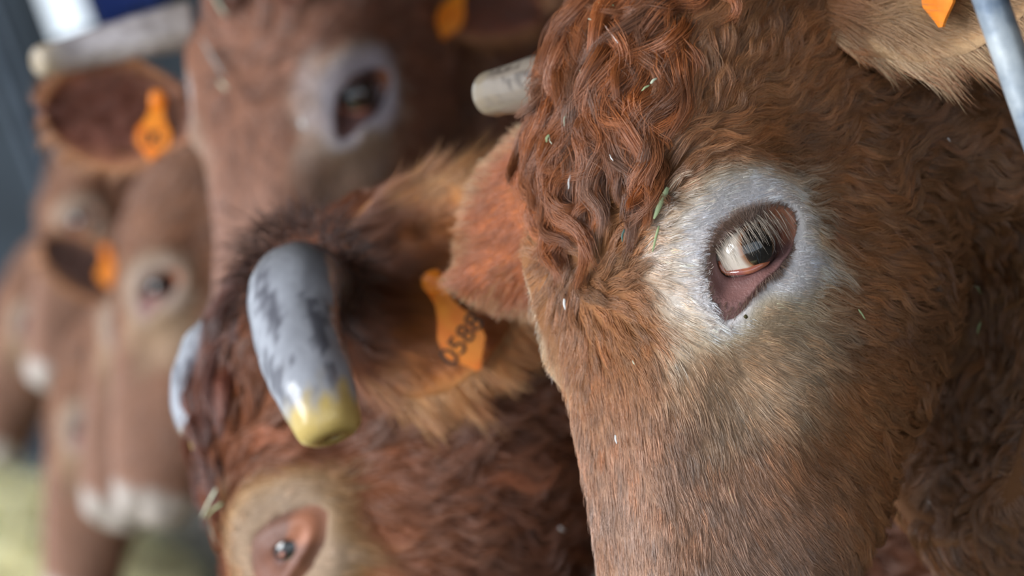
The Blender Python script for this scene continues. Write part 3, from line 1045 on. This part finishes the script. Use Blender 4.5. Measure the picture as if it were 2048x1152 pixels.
YB = 14.0
w0, w1 = wall_at(105, 85, YB), wall_at(185, 57, YB)
wx0, wx1, wz0, wz1 = w0[0], w1[0], 0.5 * (w0[2] + w1[2]), 0.5 * (w0[2] + w1[2]) + 1.1
wall_v, wall_f = merge([box((-9, YB, 0), (wx0 + 9, 0, 0), (0, 0.1, 0), (0, 0, 3.6)), box((wx1, YB, 0), (6 - wx1, 0, 0), (0, 0.1, 0), (0, 0, 3.6)),
                        box((wx0, YB, 0), (wx1 - wx0, 0, 0), (0, 0.1, 0), (0, 0, wz0)), box((wx0, YB, wz1), (wx1 - wx0, 0, 0), (0, 0.1, 0), (0, 0, 3.6 - wz1))])
wb = struct('wall_back', wall_v, wall_f, M_sheet)
fr = []
for z in (wz0 - 0.03, wz1):
    fr.append(box((wx0 - 0.03, YB - 0.02, z), (wx1 - wx0 + 0.06, 0, 0), (0, 0.14, 0), (0, 0, 0.03)))
for x in (wx0 - 0.03, wx1):
    fr.append(box((x, YB - 0.02, wz0), (0.03, 0, 0), (0, 0.14, 0), (0, 0, wz1 - wz0)))
struct('window_1', *merge(fr), M_sheet)
q0, q1 = wall_at(12, 200, YB - 0.25), wall_at(58, 200, YB - 0.25)
pp = []
for dx in (0.0, q1[0] - q0[0] - 0.02):
    pp.append(box((q0[0] + dx, YB - 0.32, 0), (0.02, 0, 0), (0, 0.2, 0), (0, 0, 3.6)))
pp.append(box((q0[0], YB - 0.23, 0), (q1[0] - q0[0], 0, 0), (0, 0.02, 0), (0, 0, 3.6)))
post = new_mesh('steel_post', *merge(pp), M_steel, smooth=False, loc=(q0[0], YB - 0.22, 0))
tag(post, 'blue-grey steel roof post in front of the far barn wall', 'post')
b0, b1 = wall_at(196, 60, YB - 0.06), wall_at(330, 10, YB - 0.06)
nx, nz = 24, 16
tv = []
for i in range(nx):
    for j in range(nz):
        u, v = i / (nx - 1), j / (nz - 1)
        tv.append((b0[0] + (b1[0] - b0[0]) * u, YB - 0.07 - 0.02 * math.sin(u * 19 + 2 * v) - 0.012 * math.sin(u * 41), b0[2] + 0.9 * v - 0.02 * math.sin(u * 7)))
tarp = new_mesh('tarpaulin', tv, grid_faces(nx, nz), M_blue, loc=tv[0])
md = tarp.modifiers.new('thick', 'SOLIDIFY'); md.thickness = 0.006
tag(tarp, 'blue tarpaulin hung on the far wall beside the bright window', 'tarpaulin')

# ------------------------------------------------------------------ cattle in the row
def pose_of(yaw, pitch, roll, eye_px, d, scale=1.0, body=(0.86, 0.5), withers=1.36):
    """camera space pose from head angles (degrees) and the place of the near eye"""
    a, b, c = (math.radians(v) for v in (yaw, pitch, roll))
    X = np.array([-math.cos(a), 0, math.sin(a)]); Y = np.array([0, 1.0, 0]); Z = np.array([-math.sin(a), 0, -math.cos(a)])
    Y, Z = math.cos(b) * Y + math.sin(b) * Z, -math.sin(b) * Y + math.cos(b) * Z
    Rz = np.array([[math.cos(c), -math.sin(c), 0], [math.sin(c), math.cos(c), 0], [0, 0, 1]])
    R = [tuple(Rz @ v) for v in (X, Y, Z)]
    e = np.array([(eye_px[0] - 1024) / FPX * d, (eye_px[1] - 576) / FPX * d, d])
    t = e - np.array(R).T @ EYE * 0.01 * scale
    return dict(R=R, t=tuple(t), body=body, scale=scale, withers=withers)


def hdir(info, v):
    """camera space direction (right, down, away) as a head frame direction"""
    C = np.array([RT, -UP, FWD]).T
    return info['R'].T @ (C @ np.asarray(v, float))


def cdir(v):
    return RT * v[0] - UP * v[1] + FWD * v[2]


def hpos(info, px, py, d):
    """head frame position of a photograph point at depth d"""
    return (P(px, py, d) - info['O']) @ info['R'] / (0.01 * info['sc'])


def pal_of(**kw):
    p = dict(PAL); p.update(kw); return p


ROW = 'cattle in the feeding row'
HORN_A = [(136, 124, 112), (140, 126, 100), (74, 64, 58), (140, 126, 108), (136, 122, 106)]
HORN_B = [(158, 160, 168), (108, 102, 98), (66, 64, 74), (196, 170, 104), (104, 80, 40)]
HORN_C = [(178, 170, 172), (150, 140, 136), (130, 120, 118), (186, 170, 150), (170, 150, 120)]

POSE_A = dict(R=[(-0.63299, 0.20204, 0.74734), (-0.0473, 0.95345, -0.29783), (-0.77272, -0.22387, -0.59396)], t=(0.0641, -0.0197, 2.2589), body=(0.99, 0.12), withers=1.24)
A, iA, vA, fA = make_cow('red brown cow with curly forelock and wide open dark eye beside the galvanised bar', POSE_A, PAL,
                         dict(clumps=10500, hairs=360000, far=0.3), 11, 1.0, ROW, lashes=130,
                         locks=dict(locks=520, hairs=60000, length=6.5, amp=0.7, rad=0.00013, zone=(-19.0, -3.5, 5.6)))
build_horn(A, iA, [(5.5, -15.6, -4.5), (9.5, -16.0, -4.6), (14.0, -16.4, -4.4), (18.4, -16.6, -4.0)], [2.3, 2.15, 2.0, 1.7], HORN_A, 1)
build_horn(A, iA, [(-5.5, -15.8, -4.6), (-8.0, -18.0, -5.0), (-10.5, -21.0, -5.4), (-11.5, -24.0, -5.6)], [2.2, 2.0, 1.8, 1.5], HORN_A, 2)
eA = build_ear(A, iA, (-7.4, -18.8, -6.6), (-0.8, 0.04, -0.55), hdir(iA, (-0.2, 0.25, -1)), 17, 11.5, PAL, 31, hairs=40000, inner_len=3.0, body_len=3.4)
eA2 = build_ear(A, iA, (8.0, -11.5, -9.0), hdir(iA, (-0.62, 0.46, 0.42)), hdir(iA, (-0.1, 0.3, 1)), 17, 13, PAL, 32, hairs=20000, inner_len=1.0, flat=0.35)
tag_on_ear(A, iA, eA, 1872, -130, cdir((0.08, 1, 0)), cdir((-0.8, 0, -0.6)), 0.028, 0.058)

POSE_B = pose_of(87, 3, -2, (578, 1090), 2.75, 1.12, body=(0.74, 0.67), withers=1.22)
PB = pal_of(base=(150, 92, 62), dark=(96, 58, 42), lock=(120, 68, 50), lock2=(92, 58, 50), nose=(160, 108, 82), tan=(200, 154, 104), cream=(196, 154, 106), white=(186, 160, 138), sclera=(50, 34, 28), limb=(40, 26, 20),
            ear_in=(190, 118, 64), ear_out=(164, 94, 52), ear_edge=(204, 152, 98), lid=(124, 78, 60), lid_up=(112, 72, 56), lid_in=(128, 82, 64))
B, iB, vB, fB = make_cow('red brown cow with two blunt grey horns hanging down over its face', POSE_B, PB,
                         dict(clumps=5000, hairs=70000, rad=0.00018, amp=1.6, len=1.2), 12, 0.7, ROW,
                         locks=dict(locks=260, hairs=16000, rad=0.0002, length=5.5, zone=(-15, -5, 4.5), amp=0.5), opening=0.25)
build_horn(B, iB, [(-4.0, -16.0, -5.5), hpos(iB, 598, 566, 2.62), hpos(iB, 592, 650, 2.56), hpos(iB, 620, 750, 2.52), hpos(iB, 656, 848, 2.50)], [2.8, 2.95, 2.85, 2.65, 2.15], HORN_B, 3)
build_horn(B, iB, [hpos(iB, 500, 660, 2.90), hpos(iB, 432, 700, 2.90), hpos(iB, 402, 795, 2.88), hpos(iB, 426, 882, 2.86)], [2.5, 2.6, 2.4, 1.9], HORN_B, 4)
eB = build_ear(B, iB, hpos(iB, 690, 575, 2.75), hdir(iB, (0.90, 0.06, -0.42)), hdir(iB, (-0.5, -0.25, -1)), 13.5, 15.0, PB, 33, hairs=36000, inner_len=3.6, rad=0.00018, cup=0.4, body_len=3.0, base_w=0.75)
# dark tuft round the base of the near horn
rng = np.random.default_rng(8)
m = 1700
c0 = P(606, 545, 2.66)
an = rng.uniform(0, 2 * math.pi, m); rr_ = rng.uniform(0.022, 0.045, m)
od = np.cos(an)[:, None] * RT + np.sin(an)[:, None] * UP
r0 = c0 + od * rr_[:, None] + FWD * rng.uniform(0.0, 0.05, (m, 1))
dr = nrm(od * 0.9 - FWD * 0.55 + UP * 0.25 + rng.normal(size=(m, 3)) * 0.28)
ln = rng.uniform(0.014, 0.034, m)
wv = np.stack([noise(r0, 0.02, q) for q in (1, 2, 3)], -1) * 0.4
tf = np.stack([r0 + (dr + wv * q) * (ln * q)[:, None] - UP * (ln * 0.4 * q * q)[:, None] for q in np.linspace(0, 1, 6)], 1)
tag(add_curves('horn_tuft', tf, (0.0002 * np.array([1, 1, .9, .8, .6, .2]))[None], np.tile(lin((74, 48, 40)), (m, 1)) * np.exp(0.25 * rng.normal(size=(m, 1))), M_fur, B), 'dark hair round the horn base')
build_ear(B, iB, (8.0, -11.5, -9.0), (0.8, 0.3, -0.4), (0.2, 0.9, 0.2), 15, 11, PB, 34, hairs=4000, rad=0.0002)
tag_on_ear(B, iB, eB, 872, 570, cdir((0.48, 0.88, -0.1)), cdir((-0.25, 0.05, -1)), 0.034, 0.076, '0588', cdir((-0.82, -0.57, 0)), lift=0.055)

POSE_C = pose_of(27, 10, 3, (745, 185), 3.6, 1.06, body=(0.7, 0.7))
PC = pal_of(base=(158, 110, 88), dark=(124, 82, 64), tan=(188, 160, 142), cream=(190, 170, 154), white=(214, 204, 216), nose=(174, 134, 118), lock=(150, 88, 58), lock2=(126, 82, 66), sclera=(36, 28, 28), limb=(30, 22, 20),
            ear_in=(118, 70, 56), ear_out=(140, 84, 58), ear_edge=(200, 144, 100), lid=(84, 60, 58), lid_up=(74, 54, 52), lid_in=(104, 70, 66))
C, iC, vC, fC = make_cow('brown cow with whitish eye patch and one long pale horn, behind the horned cow', POSE_C, PC,
                         dict(clumps=4000, hairs=50000, rad=0.00025), 13, 0.6, ROW, locks=dict(locks=160, hairs=7000, rad=0.0003, length=4.0, zone=(-16, -8, 5.0)), opening=1.12)
build_horn(C, iC, [hpos(iC, 390, 50, 3.70), hpos(iC, 290, 70, 3.70), hpos(iC, 180, 98, 3.70), hpos(iC, 84, 122, 3.68)], [2.6, 2.3, 2.0, 1.6], HORN_C, 5)
build_horn(C, iC, (np.array([(-5.5, -14.8, -4.2), (-9.0, -16.2, -4.2), (-13.5, -18.2, -3.4), (-16.5, -20.6, -2.6)])), [2.2, 2.0, 1.8, 1.5], HORN_C, 6)
eC = build_ear(C, iC, hpos(iC, 385, 225, 3.72), hdir(iC, (-0.97, -0.02, 0.1)), hdir(iC, (-0.1, 0.25, -1)), 14.5, 11.5, PC, 35, hairs=8000, rad=0.0003, inner_len=1.8)
eC2 = build_ear(C, iC, (-8.0, -13.5, -9.5), hdir(iC, (0.75, 0.25, 0.3)), hdir(iC, (-0.2, 0.6, -1)), 15, 10, PC, 36, hairs=4000, rad=0.0003)
tag_on_ear(C, iC, eC, 318, 195, cdir((-0.12, 1, 0)), cdir((0, 0.1, -1)), 0.036, 0.066, '05', cdir((0, -1, 0)))
tag_on_ear(C, iC, eC2, 930, -40, cdir((-0.35, 1, 0)), cdir((-0.5, 0.1, -1)), 0.030, 0.066)

PD = pal_of(cream=(182, 152, 126), sclera=(40, 32, 30), limb=(30, 22, 20), base=(152, 108, 84), dark=(112, 80, 66), tan=(192, 162, 134), nose=(164, 124, 106), white=(186, 164, 150), muzzle=(210, 198, 190), ear_in=(86, 60, 54), ear_out=(140, 90, 64), ear_edge=(200, 140, 96))


def far_cow(label, pose, seed, horns=True, far_ear=False):
    r, i, v, f = make_cow(label, pose, PD, dict(clumps=1500, hairs=9000, rad=0.0005), seed, 0.4, ROW)
    for s in (-1, 1):
        if horns:
            build_horn(r, i, [(5.5 * s, -14.8, -4.2), (9.0 * s, -15.6, -4.2), (13.0 * s, -16.2, -3.4), (16.0 * s, -16.6, -2.6)], [2.2, 2.0, 1.7, 1.4], HORN_C, seed)
        if far_ear and s == 1:
            continue
        e_ = build_ear(r, i, (8.2 * s, -12.5, -9.5), (0.9 * s, 0.1, -0.25), (0.1 * s, 0.6, 0.75), 16, 10, PD, seed, hairs=1200, rad=0.0006)
        t0 = head_to_world(i, e_['mid'][16, 11] + e_['n'][16, 11] * 0.6)
        build_tag(r, t0, i['R'] @ nrm(np.array([0.0, 1, 0.1])), i['R'] @ e_['n'][16, 11], 0.03, 0.06)
    return r, i, v, f


D_ = far_cow('brown cow with pale muzzle lowered to the hay, beside the one with long pale horn', pose_of(78, 8, 6, (320, 572), 5.0, withers=1.15), 21, False)
E_ = far_cow('tan faced cow eating with its nose almost on the hay heap', pose_of(76, 8, 8, (262, 640), 5.7, withers=1.15), 22, False, far_ear=True)
F_ = far_cow('grey brown cow with dark ears halfway down the feeding row', pose_of(66, 10, 8, (165, 440), 6.9), 23)
G_ = far_cow('last brown cow at the far end of the feeding row', pose_of(60, 15, 10, (70, 640), 8.2), 24, False)
H_ = far_cow('low headed tan cow with its face half buried behind the hay heap', pose_of(70, 10, 4, (180, 850), 6.3, withers=1.05), 25, False)
eE = build_ear(E_[0], E_[1], hpos(E_[1], 262, 590, 5.72), hdir(E_[1], (-0.82, -0.50, 0.0)), hdir(E_[1], (0.1, 0.2, -1)), 16, 9, PD, 41, hairs=2500, rad=0.0006)
tag_on_ear(E_[0], E_[1], eE, 215, 500, cdir((0.05, 1, 0)), cdir((0, 0.1, -1)), 0.034, 0.06)

# ------------------------------------------------------------------ feed barrier: bars of galvanised tube
bar0, bar1 = P(1981, 0, 1.97), P(2050, 140, 1.97)
dz = nrm(bar1 - bar0)
bx, by = bar0[0], bar0[1]
barrier = empty('feed_barrier', (bx, by, 0), 'galvanised tube feed barrier standing along the row of cattle', 'barrier')
row = nrm(np.array([-0.16, 0.98, 0]))
for k in range(4):
    b_ = np.array([bx, by, 0]) - row * (0.45 * k)
    V, F = tube([b_ + np.array([0, 0, z]) for z in (0.0, 0.5, 1.0, 1.5, 1.75)], 0.0098, 20)
    new_mesh('bar', V, F, M_galv, barrier)
for z in (0.42, 1.75):
    V, F = tube([np.array([bx, by, z]) - row * 1.5, np.array([bx, by, z]) + row * 0.15], 0.02, 20)
    new_mesh('rail', V, F, M_galv, barrier)

# ------------------------------------------------------------------ hay on the feeding aisle
rng = np.random.default_rng(3)


def hay_colour(n, bright=1.0):
    c = np.where(rng.random((n, 1)) < 0.5, lin((248, 238, 192)), lin((234, 224, 172)))
    return np.clip(c * np.exp(0.25 * rng.normal(size=(n, 1))) * bright, 0, 1)


nx, ny = 40, 120
hv = []
for i in range(nx):
    for j in range(ny):
        u, v = i / (nx - 1), j / (ny - 1)
        yy = 1.2 + 10.8 * v
        xc = bx + row[0] / row[1] * (yy - by) - 0.75
        xx = xc + (u - 0.5) * 1.3
        q = np.array([[xx, yy, 0]])
        hh = (0.46 + 0.06 * noise(q, 0.9, 1)[0] + 0.03 * noise(q, 0.25, 2)[0]) * math.sin(math.pi * u) ** 0.7 * min(1, v * 20, (1 - v) * 20)
        hv.append((xx, yy, max(hh, 0.0)))
hv = np.array(hv)
hay = new_mesh('hay_heap', hv, [f[::-1] for f in grid_faces(nx, ny)], M_hay, loc=(hv[:, 0].mean(), hv[:, 1].mean(), 0), col=hay_colour(len(hv)))
tag(hay, 'long heap of pale green-yellow hay along the feeding aisle', 'hay', kind='stuff')
n = 30000
k = rng.integers(0, len(hv), n)
p0 = hv[k] + rng.normal(size=(n, 3)) * np.array([0.03, 0.05, 0.01])
dd = nrm(rng.normal(size=(n, 3)) * np.array([1, 1, 0.35])) * rng.uniform(0.03, 0.12, (n, 1))
bend = rng.normal(size=(n, 3)) * 0.012
st = np.stack([p0 - dd * 0.5, p0 + bend + np.array([0, 0, 0.012]), p0 + dd * 0.5], 1)
o = add_curves('hay_stalks', st, np.full((1, 3), 0.0012), hay_colour(n, 1.0), M_hay, hay)

# ------------------------------------------------------------------ hay flakes caught in the coats
def bvh_of(v, f):
    return BVHTree.FromPolygons([tuple(q) for q in v], [tuple(g) for g in f if len(g) == 4])


def flake(bv, x0, y0, x1, y1, w, lift, colour, label, group, k):
    pts = []
    for t in np.linspace(0, 1, 6):
        px, py = x0 + (x1 - x0) * t, y0 + (y1 - y0) * t
        d = nrm(P(px, py, 1.0) - CAM)
        hit = bv.ray_cast(Vector(CAM), Vector(d))
        if hit[0] is None:
            return None
        pts.append(np.array(hit[0]) + np.array(hit[1]) * lift * (1.15 if 0.2 < t < 0.8 else 1.0))
    pts = np.array(pts)
    pts = pts[0] + (pts[-1] - pts[0]) * np.linspace(0, 1, 6)[:, None] + 0.25 * (pts - (pts[0] + (pts[-1] - pts[0]) * np.linspace(0, 1, 6)[:, None]))
    V, F = tube(pts, np.array([0.6, 1, 1, 0.95, 0.8, 0.35]) * w, 8, True, 0.35)
    c = np.tile(lin(colour), (len(V), 1)) * (1 + 0.15 * np.sin(np.arange(len(V)) * 1.7 + k))[:, None]
    o = new_mesh('hay_flake', V, F, M_hay, col=np.clip(c, 0, 1), loc=pts.mean(0))
    tag(o, label, 'hay', group)
    return o


bvA, bvB, bvC = bvh_of(vA, fA), bvh_of(vB, fB), bvh_of(vC, fC)
GRN, PALE, WHT = (158, 172, 128), (196, 200, 176), (224, 222, 220)
flake(bvA, 1350, 386, 1324, 444, 0.0018, 0.007, (176, 192, 148), 'broad green hay flake with split end in the coat near the white ringed eye', 'hay flakes on coats', 0)
flake(bvA, 1331, 456, 1318, 505, 0.0008, 0.006, GRN, 'thin green hay stalk below the broad split flake near the eye', 'hay flakes on coats', 1)
GF, GH, GL = 'hay bits in the forelock', 'hay bits on the face', 'hay flakes on coats'
TINY = 'tiny pale hay bit tangled in the curly forelock'
LOCKS = [(1246, 84, 1268, 116, .0010, WHT, 'long white hay splinter high in the curly forelock'), (1234, 41, 1262, 46, .0009, GRN, 'green hay blade lying level at the top of the curly forelock'),
         (1096, 52, 1098, 80, .0010, WHT, 'upright white hay splinter above the short grey horn'), (1216, 70, 1240, 78, .0006, PALE, 'thin pale hay stem beside the long white splinter'), (1320, 192, 1330, 182, .0008, PALE, TINY),
         (1176, 245, 1172, 268, .0007, PALE, TINY), (1146, 290, 1150, 302, .0008, PALE, TINY), (1252, 322, 1258, 334, .0007, WHT, 'tiny white hay crumb low in the curly forelock'),
         (1184, 360, 1180, 388, .0007, WHT, 'white hay sliver at the lower edge of the curly forelock'), (1145, 283, 1140, 298, .0009, GRN, 'tiny green hay bit at the edge of the curly forelock'),
         (1288, 470, 1284, 492, .0007, (96, 120, 112), 'dark blue-green hay bit between the eye and the forehead whorl'), (1318, 195, 1306, 205, .0006, GRN, TINY), (1200, 165, 1206, 174, .0006, PALE, TINY)]
for k, (a, b, c, d, w, cc, lb) in enumerate(LOCKS):
    flake(bvA, a, b, c, d, w, 0.018, cc, lb, GF, k)
NECKB = 'small green hay blade in the dark jaw hair'
FACE = [(1150, 596, 1152, 618, .0008, WHT, 'white hay sliver on the forehead whorl'), (1251, 870, 1254, 888, .0006, WHT, 'white hay sliver on the nose bridge'), (1280, 724, 1284, 732, .0007, PALE, 'tiny pale hay crumb between eye and nose bridge'),
        (1926, 516, 1944, 526, .0009, GRN, NECKB), (1970, 566, 1986, 586, .0008, GRN, NECKB), (1979, 638, 1972, 664, .0008, GRN, NECKB), (1881, 562, 1883, 574, .0005, WHT, 'tiny white speck in the dark jaw hair'),
        (1484, 630, 1490, 636, .0012, (70, 62, 30), 'dark crumb of dirt under the inner corner of the eye'), (1946, 555, 1975, 566, .0004, PALE, 'hair-thin pale hay stem in the dark jaw hair'),
        (1880, 275, 1886, 282, .0005, WHT, 'white speck in the hair under the blond ear'), (1700, 620, 1714, 640, .0005, GRN, 'thin green hay stem on the cheek behind the eye'), (1866, 1015, 1872, 1022, .0006, WHT, 'white speck low on the jaw')]
for k, (a, b, c, d, w, cc, lb) in enumerate(FACE):
    flake(bvA, a, b, c, d, w, 0.008, cc, lb, GH, k + 20)
for k, (a, b, c, d, w, cc, lb) in enumerate([(462, 985, 432, 1032, .0012, PALE, 'straight pale hay stalk on the forehead of the horned cow'), (446, 1030, 458, 1080, .0012, (170, 176, 160), 'grey-green hay stalk pointing down on the forehead of the horned cow'),
                                             (470, 1010, 440, 1034, .0008, GRN, 'thin green hay stem crossing two stalks on the horned cow'), (1100, 1050, 1110, 1056, .0014, WHT, 'round white speck on the cheek of the horned cow')]):
    flake(bvB, a, b, c, d, w, 0.012, cc, lb, GL, k + 40)
for k, (a, b, c, d, w, cc, lb) in enumerate([(448, -6, 472, 38, .0030, (178, 190, 168), 'thick grey-green hay stalk high on the forehead of the long-horned cow'), (428, 86, 470, 158, .0026, (150, 158, 156), 'long grey hay stalk slanting on the forehead of the long-horned cow'),
                                             (612, 236, 618, 252, .0022, WHT, 'white hay speck beside the whitish eye patch of the long-horned cow'), (460, 165, 474, 180, .002, PALE, 'short pale hay bit under the long slanting stalk')]):
    flake(bvC, a, b, c, d, w, 0.016, cc, lb, GL, k + 50)
for o in bpy.data.objects:
    if '_w' in o:
        del o['_w']
